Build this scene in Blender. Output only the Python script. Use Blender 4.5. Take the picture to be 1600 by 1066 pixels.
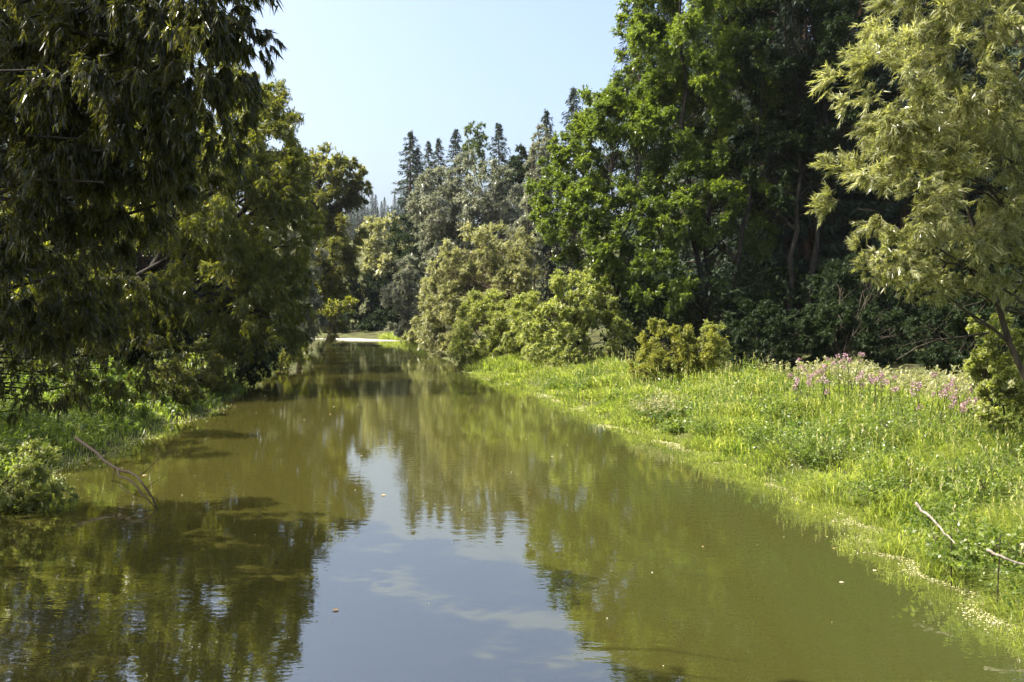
import bpy, math
import numpy as np
for o in list(bpy.data.objects):
    bpy.data.objects.remove(o)
rng = np.random.default_rng(11)
SC = bpy.context.scene
COL = SC.collection
# ------------------------------------------------------------------ camera
CAM_H = 3.5
cam = bpy.data.cameras.new("camera")
cam.sensor_width = 36.0
cam.lens = 30.0
cam.clip_end = 6000
cam_o = bpy.data.objects.new("camera", cam)
COL.objects.link(cam_o)
cam_o.location = (0, 0, CAM_H)
cam_o.rotation_euler = (math.radians(90 - 2.05), 0, 0)
SC.camera = cam_o
# ------------------------------------------------------------------ sky, sun, exposure
SUN_AZ, SUN_EL = math.radians(-95), math.radians(51)
w = bpy.data.worlds.new("World")
SC.world = w
w.use_nodes = True
wn = w.node_tree
bg = wn.nodes["Background"]
sky = wn.nodes.new("ShaderNodeTexSky")
sky.sky_type = 'NISHITA'
sky.sun_disc = False
sky.sun_elevation = SUN_EL
sky.sun_rotation = SUN_AZ
sky.altitude = 400
sky.air_density = 1.0
sky.dust_density = 9.0
sky.ozone_density = 1.6
wn.links.new(sky.outputs[0], bg.inputs[0])
bg.inputs[1].default_value = 0.142
sl = bpy.data.lights.new("sun", 'SUN')
sl.energy = 4.3
sl.angle = math.radians(0.53)
sl.color = (1.0, 0.94, 0.84)
sun = bpy.data.objects.new("sun", sl)
COL.objects.link(sun)
sun.location = (-40, 0, 60)
sun.rotation_euler = (math.pi / 2 - SUN_EL, 0, math.pi - SUN_AZ)
SC.view_settings.view_transform = 'Standard'
SC.view_settings.look = 'None'
SC.view_settings.gamma = 1
SC.view_settings.exposure = 1.52
SC.cycles.max_bounces = 8
SC.cycles.diffuse_bounces = 4
SC.cycles.glossy_bounces = 3
SC.cycles.transmission_bounces = 4
SC.cycles.caustics_reflective = False
SC.cycles.caustics_refractive = False
SC.cycles.sample_clamp_indirect = 6

# ------------------------------------------------------------------ helpers
F_PX, HOR = 1333.0, 485.0


def wx(px, d):
    return (px - 800.0) * d / F_PX


def wz(py, d):
    return CAM_H + (HOR - py) * d / F_PX


def nrm(a):
    return a / np.maximum(np.linalg.norm(a, axis=-1, keepdims=True), 1e-9)


def sphere(n):
    return nrm(rng.normal(size=(n, 3)))


class Buf:
    """collects quads / triangles with a per-face value"""

    def __init__(self):
        self.V, self.Q, self.T, self.aq, self.at, self.n = [], [], [], [], [], 0

    def add(self, V, Q=None, T=None, aq=None, at=None):
        V = np.asarray(V, float).reshape(-1, 3)
        if Q is not None and len(Q):
            Q = np.asarray(Q)
            self.Q.append(Q + self.n)
            self.aq.append(rng.random(len(Q)) if aq is None else np.broadcast_to(aq, (len(Q),)))
        if T is not None and len(T):
            T = np.asarray(T)
            self.T.append(T + self.n)
            self.at.append(rng.random(len(T)) if at is None else np.broadcast_to(at, (len(T),)))
        self.V.append(V)
        self.n += len(V)

    def mesh(self, name, mat, smooth=False):
        V = np.concatenate(self.V)
        Q = np.concatenate(self.Q) if self.Q else np.zeros((0, 4), int)
        T = np.concatenate(self.T) if self.T else np.zeros((0, 3), int)
        nq, nt = len(Q), len(T)
        me = bpy.data.meshes.new(name)
        me.vertices.add(len(V))
        me.vertices.foreach_set("co", V.astype(np.float32).ravel())
        me.loops.add(nq * 4 + nt * 3)
        me.loops.foreach_set("vertex_index", np.concatenate([Q.ravel(), T.ravel()]).astype(np.int32))
        me.polygons.add(nq + nt)
        st = np.concatenate([np.arange(nq) * 4, nq * 4 + np.arange(nt) * 3]).astype(np.int32)
        me.polygons.foreach_set("loop_start", st)
        if smooth:
            me.polygons.foreach_set("use_smooth", np.ones(nq + nt, bool))
        a = me.attributes.new("tint", 'FLOAT', 'FACE')
        vals = np.concatenate([x for x in self.aq] + [x for x in self.at]).astype(np.float32)
        a.data.foreach_set("value", vals)
        me.update(calc_edges=True)
        me.materials.append(mat)
        return me


def link(name, data, parent=None, loc=(0, 0, 0), label=None, cat=None, group=None, kind=None):
    o = bpy.data.objects.new(name, data)
    COL.objects.link(o)
    o.location = loc
    if parent:
        o.parent = parent
    if label:
        o["label"] = label
    if cat:
        o["category"] = cat
    if group:
        o["group"] = group
    if kind:
        o["kind"] = kind
    return o


def tube(buf, P, R, sides=5, tint=None):
    P = np.asarray(P, float)
    R = np.asarray(R, float)
    k = len(P)
    tg = nrm(np.gradient(P, axis=0))
    ref = np.array([0.31, 0.87, 0.1])
    a = nrm(np.cross(tg, ref))
    b = np.cross(tg, a)
    th = np.linspace(0, 2 * math.pi, sides, endpoint=False)
    ring = a[:, None] * np.cos(th)[None, :, None] + b[:, None] * np.sin(th)[None, :, None]
    V = (P[:, None] + ring * R[:, None, None]).reshape(-1, 3)
    i = np.arange(k - 1)[:, None] * sides
    j = np.arange(sides)[None]
    j2 = (j + 1) % sides
    Q = np.stack([i + j, i + j2, i + sides + j2, i + sides + j], -1).reshape(-1, 4)
    V = np.vstack([V, P[-1] + tg[-1] * R[-1]])
    tip = len(V) - 1
    T = np.stack([(k - 1) * sides + np.arange(sides), (k - 1) * sides + (np.arange(sides) + 1) % sides, np.full(sides, tip)], -1)
    buf.add(V, Q, T, aq=rng.random() if tint is None else tint, at=rng.random() if tint is None else tint)


def curve(p0, p1, bend, n=6, wob=0.0):
    """path p0 -> p1 pulled by the vector bend in its middle"""
    p0, p1, bend = map(lambda q: np.asarray(q, float), (p0, p1, bend))
    t = np.linspace(0, 1, n)[:, None]
    P = p0 * (1 - t) + p1 * t + bend * 4 * t * (1 - t) * 0.5
    if wob:
        L = np.linalg.norm(p1 - p0)
        N = rng.normal(size=(n, 3)) * wob * L
        N[0] = 0
        N[-1] = 0
        P = P + N
    return P


def leaves(buf, B, U, N, ln, wd, fold=0.15, tint=None, tri=False):
    """one folded diamond per leaf"""
    n = len(B)
    W = nrm(np.cross(U, N))
    N = np.cross(W, U)
    ln = np.broadcast_to(ln, (n,))[:, None]
    wd = np.broadcast_to(wd, (n,))[:, None]
    if tri:
        V = np.stack([B - W * wd * .5, B + W * wd * .5, B + U * ln], 1).reshape(-1, 3)
        buf.add(V, T=np.arange(n * 3).reshape(-1, 3), at=tint)
        return
    m = B + U * ln * 0.42 + N * wd * fold
    V = np.stack([B, m + W * wd * 0.5, B + U * ln - N * ln * 0.08, m - W * wd * 0.5], 1).reshape(-1, 3)
    Q = np.arange(n * 4).reshape(-1, 4)
    buf.add(V, Q, aq=tint)


def twigs(buf, S, D, L, k, ln, wd, droop=0.2, leafdroop=0.3, spread=0.8, tints=None, flat=0.6, off=0.0, tri=False):
    """n twigs from S along D with length L, k leaves on each"""
    n = len(S)
    t = rng.uniform(0.06, 1.0, (n, k))
    L = np.broadcast_to(L, (n,))
    P = S[:, None] + D[:, None] * (L[:, None] * t)[..., None]
    P[..., 2] -= droop * L[:, None] * t ** 1.7
    tg = np.repeat(D[:, None], k, 1).copy()
    tg[..., 2] -= droop * 1.7 * t ** 0.7
    tg = nrm(tg).reshape(-1, 3)
    P = P.reshape(-1, 3)
    if off:
        P = P + rng.normal(size=P.shape) * off
    U = tg * 0.7 + sphere(n * k) * spread
    U[:, 2] -= leafdroop
    U = nrm(U)
    N = sphere(n * k) * (1 - flat) + np.array([0, 0, 1.0]) * flat
    sz = rng.uniform(0.65, 1.2, n * k)
    if tints is None:
        tints = rng.random(n)
    ti = np.clip(np.repeat(tints, k) * 0.55 + rng.random(n * k) * 0.45, 0, 1)
    leaves(buf, P, U, N, ln * sz, wd * sz, tint=ti, tri=tri)


# ------------------------------------------------------------------ materials
def newmat(name):
    m = bpy.data.materials.new(name)
    m.use_nodes = True
    nt = m.node_tree
    nt.nodes.clear()
    out = nt.nodes.new("ShaderNodeOutputMaterial")
    return m, nt, out


def ramp(nt, stops, src):
    r = nt.nodes.new("ShaderNodeValToRGB")
    e = r.color_ramp.elements
    while len(e) < len(stops):
        e.new(0.5)
    for i, (p, c) in enumerate(stops):
        e[i].position = p
        e[i].color = (*c, 1)
    nt.links.new(src, r.inputs[0])
    return r.outputs[0]


def leaf_mat(name, stops, trans=0.4, tcol=(1.15, 1.2, 0.55), rough=0.42, spec=0.5, tgain=1.5):
    m, nt, out = newmat(name)
    at = nt.nodes.new("ShaderNodeAttribute")
    at.attribute_name = "tint"
    col = ramp(nt, stops, at.outputs["Fac"])
    p = nt.nodes.new("ShaderNodeBsdfPrincipled")
    p.inputs["Roughness"].default_value = rough
    p.inputs["Specular IOR Level"].default_value = spec
    nt.links.new(col, p.inputs["Base Color"])
    tr = nt.nodes.new("ShaderNodeBsdfTranslucent")
    mu = nt.nodes.new("ShaderNodeMix")
    mu.data_type = 'RGBA'
    mu.blend_type = 'MULTIPLY'
    mu.inputs[0].default_value = 1
    nt.links.new(col, mu.inputs[6])
    mu.inputs[7].default_value = (tcol[0] * tgain, tcol[1] * tgain, tcol[2] * tgain, 1)
    nt.links.new(mu.outputs[2], tr.inputs[0])
    mx = nt.nodes.new("ShaderNodeMixShader")
    mx.inputs[0].default_value = trans
    nt.links.new(p.outputs[0], mx.inputs[1])
    nt.links.new(tr.outputs[0], mx.inputs[2])
    nt.links.new(mx.outputs[0], out.inputs[0])
    return m


def bark_mat(name, c1, c2, scale=6.0):
    m, nt, out = newmat(name)
    tc = nt.nodes.new("ShaderNodeTexCoord")
    mp = nt.nodes.new("ShaderNodeMapping")
    mp.inputs["Scale"].default_value = (scale, scale, scale * 0.22)
    nt.links.new(tc.outputs["Object"], mp.inputs[0])
    nz = nt.nodes.new("ShaderNodeTexNoise")
    nz.inputs["Scale"].default_value = 1.5
    nz.inputs["Detail"].default_value = 6
    nt.links.new(mp.outputs[0], nz.inputs["Vector"])
    col = ramp(nt, [(0.35, c1), (0.68, c2)], nz.outputs[0])
    p = nt.nodes.new("ShaderNodeBsdfPrincipled")
    p.inputs["Roughness"].default_value = 0.9
    p.inputs["Specular IOR Level"].default_value = 0.15
    nt.links.new(col, p.inputs["Base Color"])
    bp = nt.nodes.new("ShaderNodeBump")
    bp.inputs["Strength"].default_value = 0.6
    bp.inputs["Distance"].default_value = 0.03
    nt.links.new(nz.outputs[0], bp.inputs["Height"])
    nt.links.new(bp.outputs[0], p.inputs["Normal"])
    nt.links.new(p.outputs[0], out.inputs[0])
    return m


M = {}
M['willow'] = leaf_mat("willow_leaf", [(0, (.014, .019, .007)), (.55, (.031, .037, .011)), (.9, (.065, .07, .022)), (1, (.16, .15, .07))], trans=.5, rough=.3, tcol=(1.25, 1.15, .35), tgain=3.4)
M['willow_lit'] = leaf_mat("sunlit_willow_leaf", [(0, (.035, .044, .012)), (.5, (.085, .096, .022)), (.88, (.17, .18, .045)), (1, (.34, .33, .17))], trans=.52, rough=.27, tcol=(1.2, 1.18, .35), tgain=2.7)  # brighter copy of the willow leaf: yellower, with a sunlit look put into the colour
M['willow_pale'] = leaf_mat("pale_willow_leaf", [(0, (.09, .105, .04)), (.4, (.195, .205, .085)), (.8, (.31, .315, .17)), (1, (.6, .6, .5))], trans=.46, rough=.25, tcol=(1.08, 1.1, .5), tgain=1.7)
M['willow_silver'] = leaf_mat("silver_willow_leaf", [(0, (.10, .115, .07)), (.5, (.175, .185, .13)), (1, (.34, .34, .28))], trans=.36, rough=.36, tcol=(1.05, 1.08, .75), tgain=1.5)
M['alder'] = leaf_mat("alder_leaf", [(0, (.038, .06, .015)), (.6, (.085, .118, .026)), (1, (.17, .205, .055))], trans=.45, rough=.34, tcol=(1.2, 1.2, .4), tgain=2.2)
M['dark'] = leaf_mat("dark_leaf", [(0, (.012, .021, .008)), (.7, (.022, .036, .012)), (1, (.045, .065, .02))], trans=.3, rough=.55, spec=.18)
M['yellow'] = leaf_mat("yellowing_leaf", [(0, (.10, .115, .022)), (.6, (.18, .185, .034)), (1, (.30, .27, .055))], trans=.45, rough=.45, tgain=1.9)
M['poplar'] = leaf_mat("poplar_leaf", [(0, (.05, .065, .02)), (.6, (.11, .115, .03)), (1, (.24, .19, .045))], trans=.44, rough=.4, tgain=2.2)
M['bush'] = leaf_mat("bush_leaf", [(0, (.12, .14, .042)), (.6, (.22, .24, .075)), (1, (.36, .37, .15))], trans=.44, rough=.42, tgain=1.9)
M['greybush'] = leaf_mat("grey_bush_leaf", [(0, (.15, .16, .075)), (.6, (.25, .255, .125)), (1, (.38, .38, .24))], trans=.42, rough=.42, tcol=(1.1, 1.1, .6), tgain=1.7)
M['spruce'] = leaf_mat("spruce_needles", [(0, (.018, .032, .018)), (.7, (.032, .052, .03)), (1, (.055, .08, .045))], trans=.1, rough=.6, spec=.25)
M['birch'] = leaf_mat("birch_leaf", [(0, (.05, .075, .025)), (1, (.12, .15, .05))], trans=.35)
M['herb'] = leaf_mat("herb_leaf", [(0, (.06, .095, .018)), (.6, (.13, .175, .035)), (.95, (.23, .26, .08)), (1, (.36, .35, .2))], trans=.46, rough=.36, tgain=2.0)
M['grass'] = leaf_mat("grass_blade", [(0, (.07, .11, .022)), (.5, (.205, .245, .055)), (.88, (.335, .355, .11)), (1, (.46, .42, .22))], trans=.46, rough=.36, tcol=(1.05, 1.12, .5), tgain=1.9)
M['flower'] = leaf_mat("pink_flower", [(0, (.27, .12, .16)), (.6, (.40, .24, .28)), (1, (.52, .41, .42))], trans=.3, tcol=(1, 1, 1), tgain=1.0)
M['bark'] = bark_mat("willow_bark", (.03, .025, .018), (.085, .072, .05))
M['barkdark'] = bark_mat("alder_bark", (.016, .014, .011), (.045, .039, .031))
M['barkred'] = bark_mat("spruce_bark", (.05, .032, .022), (.14, .09, .06))
M['deadwood'] = bark_mat("bleached_wood", (.10, .085, .065), (.27, .245, .20), 14)
M['wetwood'] = bark_mat("wet_wood", (.014, .011, .008), (.04, .03, .02), 14)

# ------------------------------------------------------------------ river banks and ground
LY = [(-60, -8.0), (0, -8.6), (10, -9.7), (17, -9.8), (24, -10.5), (29, -10.6), (38, -12.2), (49, -14), (64, -16), (78, -18.4), (94, -23), (101, -28), (105, -36), (109, -55), (116, -95), (125, -180)]
RY = [(-60, 7.5), (0, 6.0), (9.2, 5.95), (10.7, 5.75), (13.5, 5.8), (17, 5.5), (20, 4.95), (23.9, 4.0), (29, 2.95), (34.6, 1.9), (40, .2), (44, -1.2), (52, -2.8), (62, -5), (80, -8.4), (93, -11), (101, -14.5), (107, -20), (112, -30), (120, -55), (128, -95), (138, -180)]


def densify(poly):
    ys = np.array([p[0] for p in poly], float)
    xs = np.array([p[1] for p in poly], float)
    t = np.concatenate([np.linspace(-60, 0, 60), np.linspace(0, 55, 300), np.linspace(55, min(ys[-1], 138), 160)])
    t = np.unique(np.concatenate([t, ys]))
    x = np.interp(t, ys, xs)
    x = x + 0.16 * np.sin(t * 1.9) + 0.13 * np.sin(t * 4.3 + 1) + 0.16 * np.sin(t * 0.83 + 2) + .09 * np.sin(t * 7.1) * np.sin(t * .6)
    return t, x


LT, LX = densify(LY)
RT, RX = densify(RY)


def Ledge(y):
    return np.interp(y, LT, LX)


def Redge(y):
    return np.interp(y, RT, RX)


def seg_dist(x, y, T, X, step=3):
    A = np.stack([X[::step], T[::step]], -1)
    best = np.full(x.shape, 1e9)
    for a, b in zip(A[:-1], A[1:]):
        ab = b - a
        t = np.clip(((x - a[0]) * ab[0] + (y - a[1]) * ab[1]) / (ab @ ab + 1e-12), 0, 1)
        best = np.minimum(best, (x - a[0] - t * ab[0]) ** 2 + (y - a[1] - t * ab[1]) ** 2)
    return np.sqrt(best)


def ground_h(x, y):
    x, y = np.broadcast_arrays(np.asarray(x, float), np.asarray(y, float))
    dl = seg_dist(x, y, LT, LX)
    dr = seg_dist(x, y, RT, RX)
    L = np.interp(y, LT, LX, left=LX[0], right=-1e4)
    R = np.interp(y, RT, RX, left=RX[0], right=-1e4)
    left = x < L
    right = x > R
    hr = np.interp(dr, [0, .35, 1.2, 3, 6, 12, 25, 45, 90, 200, 1500], [0.02, .13, .34, .6, .78, 1.0, 1.8, 5, 16, 26, 30])
    hl = np.interp(dl, [0, .35, 1.2, 3, 6, 14, 30, 60, 120, 400, 1500], [0.02, .14, .34, .55, .75, 1.0, 1.5, 3.5, 9, 22, 26])
    din = np.minimum(dl, dr)
    hw = -np.interp(din, [0, .5, 2, 5], [0.02, .2, .7, 1.2])
    h = np.where(left, hl, np.where(right, hr, hw))
    s = np.clip((y - 170) / 260, 0, 1)
    h = h + np.where(left | right, s * s * (3 - 2 * s) * 16, 0)
    bump = 0.15 * np.sin(x * 1.3 + 0.4 * y) * np.sin(y * 1.1 - 0.5 * x) + 0.06 * np.sin(x * 2.9 + 1) * np.sin(y * 2.6)
    h = h + np.where(left | right, bump * np.clip(din / 1.5, 0, 1), 0)
    return h


def make_ground():
    xs = np.unique(np.concatenate([np.linspace(-3000, -200, 12), np.linspace(-200, -40, 40), np.linspace(-40, 30, 105), np.linspace(30, 130, 40), np.linspace(130, 3000, 14)]))
    ys = np.unique(np.concatenate([np.linspace(-2000, -60, 8), np.linspace(-60, 0, 30), np.linspace(0, 60, 90), np.linspace(60, 145, 60), np.linspace(145, 450, 40), np.linspace(450, 4000, 12)]))
    X, Y = np.meshgrid(xs, ys)
    Z = ground_h(X.ravel(), Y.ravel())
    nx, ny = len(xs), len(ys)
    i = (np.arange(ny - 1)[:, None] * nx + np.arange(nx - 1)[None]).ravel()
    b = Buf()
    b.add(np.stack([X.ravel(), Y.ravel(), Z], -1), np.stack([i, i + 1, i + nx + 1, i + nx], -1))
    m, nt, out = newmat("bank_soil")
    tc = nt.nodes.new("ShaderNodeTexCoord")
    n1 = nt.nodes.new("ShaderNodeTexNoise")
    n1.inputs["Scale"].default_value = 0.9
    n1.inputs["Detail"].default_value = 8
    nt.links.new(tc.outputs["Object"], n1.inputs["Vector"])
    col = ramp(nt, [(.3, (.035, .028, .016)), (.5, (.06, .065, .022)), (.7, (.085, .10, .03))], n1.outputs[0])
    p = nt.nodes.new("ShaderNodeBsdfPrincipled")
    p.inputs["Roughness"].default_value = .95
    p.inputs["Specular IOR Level"].default_value = .15
    nt.links.new(col, p.inputs["Base Color"])
    n2 = nt.nodes.new("ShaderNodeTexNoise")
    n2.inputs["Scale"].default_value = 14
    n2.inputs["Detail"].default_value = 6
    nt.links.new(tc.outputs["Object"], n2.inputs["Vector"])
    bp = nt.nodes.new("ShaderNodeBump")
    bp.inputs["Distance"].default_value = .06
    nt.links.new(n2.outputs[0], bp.inputs["Height"])
    nt.links.new(bp.outputs[0], p.inputs["Normal"])
    nt.links.new(p.outputs[0], out.inputs[0])
    link("ground", b.mesh("ground", m, True), kind="structure", label="grassy river banks and wooded valley floor", cat="ground")


make_ground()


def make_water():
    xs = np.concatenate([np.linspace(-200, -32, 30), np.linspace(-31, 12, 60)])
    ys = np.concatenate([np.linspace(-60, -1, 20), np.linspace(0, 145, 120)])
    X, Y = np.meshgrid(xs, ys)
    nx, ny = len(xs), len(ys)
    i = (np.arange(ny - 1)[:, None] * nx + np.arange(nx - 1)[None]).ravel()
    b = Buf()
    b.add(np.stack([X.ravel(), Y.ravel(), np.zeros(nx * ny)], -1), np.stack([i, i + 1, i + nx + 1, i + nx], -1))
    m, nt, out = newmat("murky_water")
    me = b.mesh("river", m, True)
    a = me.attributes.new("film", 'FLOAT', 'POINT')
    dr = Redge(Y.ravel()) - X.ravel()
    film = np.clip(1 - dr / np.interp(Y.ravel(), [0, 10, 25, 45, 90], [5.5, 6.2, 7.5, 8, 9]), 0, 1)
    a.data.foreach_set("value", film.astype(np.float32))
    N, Lk = nt.nodes.new, nt.links.new
    tc = N("ShaderNodeTexCoord")
    at = N("ShaderNodeAttribute")
    at.attribute_name = "film"
    # drifting algae film: streaks along the bank
    mp = N("ShaderNodeMapping")
    mp.inputs["Rotation"].default_value = (0, 0, math.radians(-14))
    mp.inputs["Scale"].default_value = (.55, .11, 1)
    Lk(tc.outputs["Object"], mp.inputs[0])
    n1 = N("ShaderNodeTexNoise")
    n1.inputs["Scale"].default_value = 1.6
    n1.inputs["Detail"].default_value = 7
    n1.inputs["Roughness"].default_value = .6
    n1.inputs["Distortion"].default_value = .6
    Lk(mp.outputs[0], n1.inputs["Vector"])
    ad = N("ShaderNodeMath")
    ad.operation = 'MULTIPLY_ADD'
    Lk(n1.outputs[0], ad.inputs[0])
    ad.inputs[1].default_value = 1.3
    Lk(at.outputs["Fac"], ad.inputs[2])
    fac = N("ShaderNodeMapRange")
    fac.inputs[1].default_value = .72
    fac.inputs[2].default_value = 1.5
    Lk(ad.outputs[0], fac.inputs[0])
    mx = N("ShaderNodeMix")
    mx.data_type = 'RGBA'
    Lk(fac.outputs[0], mx.inputs[0])
    mx.inputs[6].default_value = (.044, .041, .009, 1)
    mx.inputs[7].default_value = (.046, .054, .013, 1)
    p = N("ShaderNodeBsdfPrincipled")
    p.inputs["IOR"].default_value = 2.8
    p.inputs["Roughness"].default_value = .012
    Lk(mx.outputs[2], p.inputs["Base Color"])
    # fine ripples
    mp2 = N("ShaderNodeMapping")
    mp2.inputs["Scale"].default_value = (.75, 1.6, 1)
    Lk(tc.outputs["Object"], mp2.inputs[0])
    n2 = N("ShaderNodeTexNoise")
    n2.inputs["Scale"].default_value = 3.2
    n2.inputs["Detail"].default_value = 3
    Lk(mp2.outputs[0], n2.inputs["Vector"])
    n3 = N("ShaderNodeTexNoise")
    n3.inputs["Scale"].default_value = .35
    n3.inputs["Detail"].default_value = 2
    Lk(tc.outputs["Object"], n3.inputs["Vector"])
    patch = N("ShaderNodeMapRange")
    patch.inputs[1].default_value = .35
    patch.inputs[2].default_value = .7
    patch.inputs[3].default_value = .35
    patch.inputs[4].default_value = 1.0
    Lk(n3.outputs[0], patch.inputs[0])
    hm = N("ShaderNodeMath")
    hm.operation = 'MULTIPLY'
    Lk(n2.outputs[0], hm.inputs[0])
    Lk(patch.outputs[0], hm.inputs[1])
    h = hm.outputs[0]
    for (cx, cy, r0, amp) in ((.35, 12.6, .55, .10), (-1.15, 10.4, .35, .08), (.95, 10.9, .8, .10)):
        sub = N("ShaderNodeVectorMath")
        sub.operation = 'DISTANCE'
        Lk(tc.outputs["Object"], sub.inputs[0])
        sub.inputs[1].default_value = (cx, cy, 0)
        sn = N("ShaderNodeMath")
        sn.operation = 'MULTIPLY'
        Lk(sub.outputs["Value"], sn.inputs[0])
        sn.inputs[1].default_value = 46
        si = N("ShaderNodeMath")
        si.operation = 'SINE'
        Lk(sn.outputs[0], si.inputs[0])
        en = N("ShaderNodeMapRange")
        en.interpolation_type = 'SMOOTHSTEP'
        en.inputs[1].default_value = r0
        en.inputs[2].default_value = 0
        en.inputs[3].default_value = 0
        en.inputs[4].default_value = amp
        Lk(sub.outputs["Value"], en.inputs[0])
        mu = N("ShaderNodeMath")
        mu.operation = 'MULTIPLY_ADD'
        Lk(si.outputs[0], mu.inputs[0])
        Lk(en.outputs[0], mu.inputs[1])
        Lk(h, mu.inputs[2])
        h = mu.outputs[0]
    bp = N("ShaderNodeBump")
    bp.inputs["Strength"].default_value = 1
    bp.inputs["Distance"].default_value = .003
    Lk(h, bp.inputs["Height"])
    Lk(bp.outputs[0], p.inputs["Normal"])
    Lk(p.outputs[0], out.inputs[0])
    link("river", me, kind="structure", label="calm murky green river curving away to the left", cat="river")


make_water()

# ------------------------------------------------------------------ trees
LEAFPX = 5.4


def blobs_px(lst, depth=None):
    """(px, py, d, half width px, half height px[, half depth m]) -> world ellipsoids"""
    out = []
    for q in lst:
        px, py, d, rw, rh = q[:5]
        k = d / F_PX
        ry = q[5] if len(q) > 5 and q[5] else (rw + rh) * .5 * k
        out.append((wx(px, d), d, wz(py, d), rw * k, ry, rh * k, q[6] if len(q) > 6 else 1.0, q[7] if len(q) > 7 else 1.0))
    return out


def tree(name, label, cat, base, blobs, mat, bark, trunk_r=.25, stems=1, leaf=None, aspect=.42, layers=6, twig_k=12,
         droop=.25, leafdroop=.3, rc=.19, limbs=60, up=.2, group=None, spread=.8, flat=.6, gap=0.0, limb_r=.16, hang=False, stem_top=None, clump_dens=1.0, tri=False, strips=False, stem_tgt=None, tl=1.0, out=.75):
    bx, by = base
    bz = float(ground_h(bx, by)) - .05
    O = np.array([bx, by, bz])
    root = link(name, None, loc=tuple(O), label=label, cat=cat, group=group)
    root.empty_display_size = .3
    cb, strip_b = Buf(), Buf()
    clumps = []
    for bl in blobs:
        cx, cy, cz, rx, ry, rz = bl[:6]
        ls = bl[6] if len(bl) > 6 else 1.0
        d = max(cy, 5)
        ll = (leaf if leaf else LEAFPX * d / F_PX) * ls
        area = math.pi * rx * rz
        la = ll * ll * aspect * .5 * .62
        n_leaf = layers * area / la * (bl[7] if len(bl) > 7 else 1.0)
        r_c = rc * (rx * rz) ** .5
        ncl = max(5, int(1.25 * area / (math.pi * r_c * r_c) * 1.3 * clump_dens))
        dirs = sphere(ncl)
        rad = rng.uniform(.25, 1, ncl) ** .45 * rng.uniform(.78, 1.12, ncl)
        C = np.array([cx, cy, cz]) - O + dirs * rad[:, None] * np.array([rx, ry, rz])
        if gap:
            C = C[rng.random(ncl) > gap]
            ncl = len(C)
        g = ground_h(C[:, 0] + bx, C[:, 1] + by) - bz
        C[:, 2] = np.maximum(C[:, 2], g + .25 + .2 * r_c)
        n_tw = max(ncl, int(n_leaf / twig_k))
        idx = rng.integers(0, ncl, n_tw)
        ctr = (np.array([cx, cy, cz]) - O)
        outw = nrm(C[idx] - ctr)
        D = nrm(sphere(n_tw) * 1.0 + outw * out + np.array([0, 0, up]))
        S = C[idx] + sphere(n_tw) * r_c * rng.uniform(.1, .75, (n_tw, 1))
        Lt = r_c * rng.uniform(.45, 1.2, n_tw) * tl
        ct = rng.random(ncl)
        twigs(cb, S, D, Lt, twig_k, ll, ll * aspect, droop=droop, leafdroop=leafdroop, spread=spread, flat=flat,
              tints=np.clip(ct[idx] * .6 + rng.random(n_tw) * .4, 0, 1), off=r_c * .06, tri=tri or d >= 25)
        if strips and ls < 1.5:
            sd = nrm(np.cross(D, sphere(n_tw))) * .0035
            mid = S + D * (Lt * .5)[:, None] - np.array([0, 0, 1.]) * (droop * Lt * .31)[:, None]
            end = S + D * (Lt * .95)[:, None] - np.array([0, 0, 1.]) * (droop * Lt * .92)[:, None]
            V = np.stack([S - sd, S + sd, mid + sd * .7, mid - sd * .7, end], 1).reshape(-1, 3)
            i5 = np.arange(n_tw)[:, None] * 5
            strip_b.add(V, i5 + np.array([0, 1, 2, 3]), i5 + np.array([3, 2, 4]))
        clumps.append(C)
    crown = link("crown", cb.mesh(name + "_crown", mat), root, kind="stuff")
    if strips:
        link("twigs", strip_b.mesh(name + "_twigs", bark), root, kind="stuff")
    # trunk and limbs
    allc = np.concatenate(clumps)
    top = allc[:, 2].max()
    tb = Buf()
    paths = []
    cent = allc.mean(0)
    for s in range(stems):
        if stems == 1:
            tgt = cent * np.array([.9, .9, 0]) + np.array([0, 0, (stem_top or .86) * top])
            st = np.array([0, 0, -.3])
        else:
            hi = allc[allc[:, 2] > .45 * top]
            tgt = hi[rng.integers(len(hi))] * np.array([.93, .93, .93])
            st = np.array([rng.normal() * trunk_r, rng.normal() * trunk_r, -.3])
            if stem_tgt:
                tgt = np.array(stem_tgt[s]) - O
        P = curve(st, tgt, (rng.normal() * .04 * top - (tgt[0] - st[0]) * .15, rng.normal() * .04 * top, 0), 11, .008)
        tt = np.linspace(0, 1, 11)
        r = trunk_r * (1.0 if stems == 1 else .7) * ((1 - tt) ** .8 * .88 + .1)
        r[0] *= 1.35
        tube(tb, P, r, 9)
        paths.append((P, r))
    tr = link("trunk", tb.mesh(name + "_trunk", bark, True), root)
    lb = Buf()
    pick = allc[rng.permutation(len(allc))[:limbs]]
    for c in pick:
        P, r = paths[rng.integers(len(paths))]
        hd = np.hypot(P[:, 0] - c[0], P[:, 1] - c[1])
        want = c[2] - .55 * hd
        j = int(np.argmin(np.abs(P[:, 2] - want) + .25 * hd))
        j = min(max(j, 1), len(P) - 2)
        a = P[j]
        L = np.linalg.norm(c - a)
        path = curve(a, a + (c - a) * .93, (0, 0, (.14 if not hang else .2) * L), 7, .022)
        r0 = min(r[j] * .62, limb_r * (L / 6 + .2))
        tube(lb, path, np.linspace(r0, max(r0 * .14, .006), 7), 5)
        for q in range(1):
            e = path[6] + sphere(1)[0] * min(L * .2, .5)
            tube(lb, curve(path[4], e, (0, 0, .05 * L), 4, .03), np.linspace(r0 * .4, max(r0 * .08, .004), 4), 4)
    if len(pick):
        link("branches", lb.mesh(name + "_branches", bark, True), root, kind="stuff")
    return root


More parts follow.
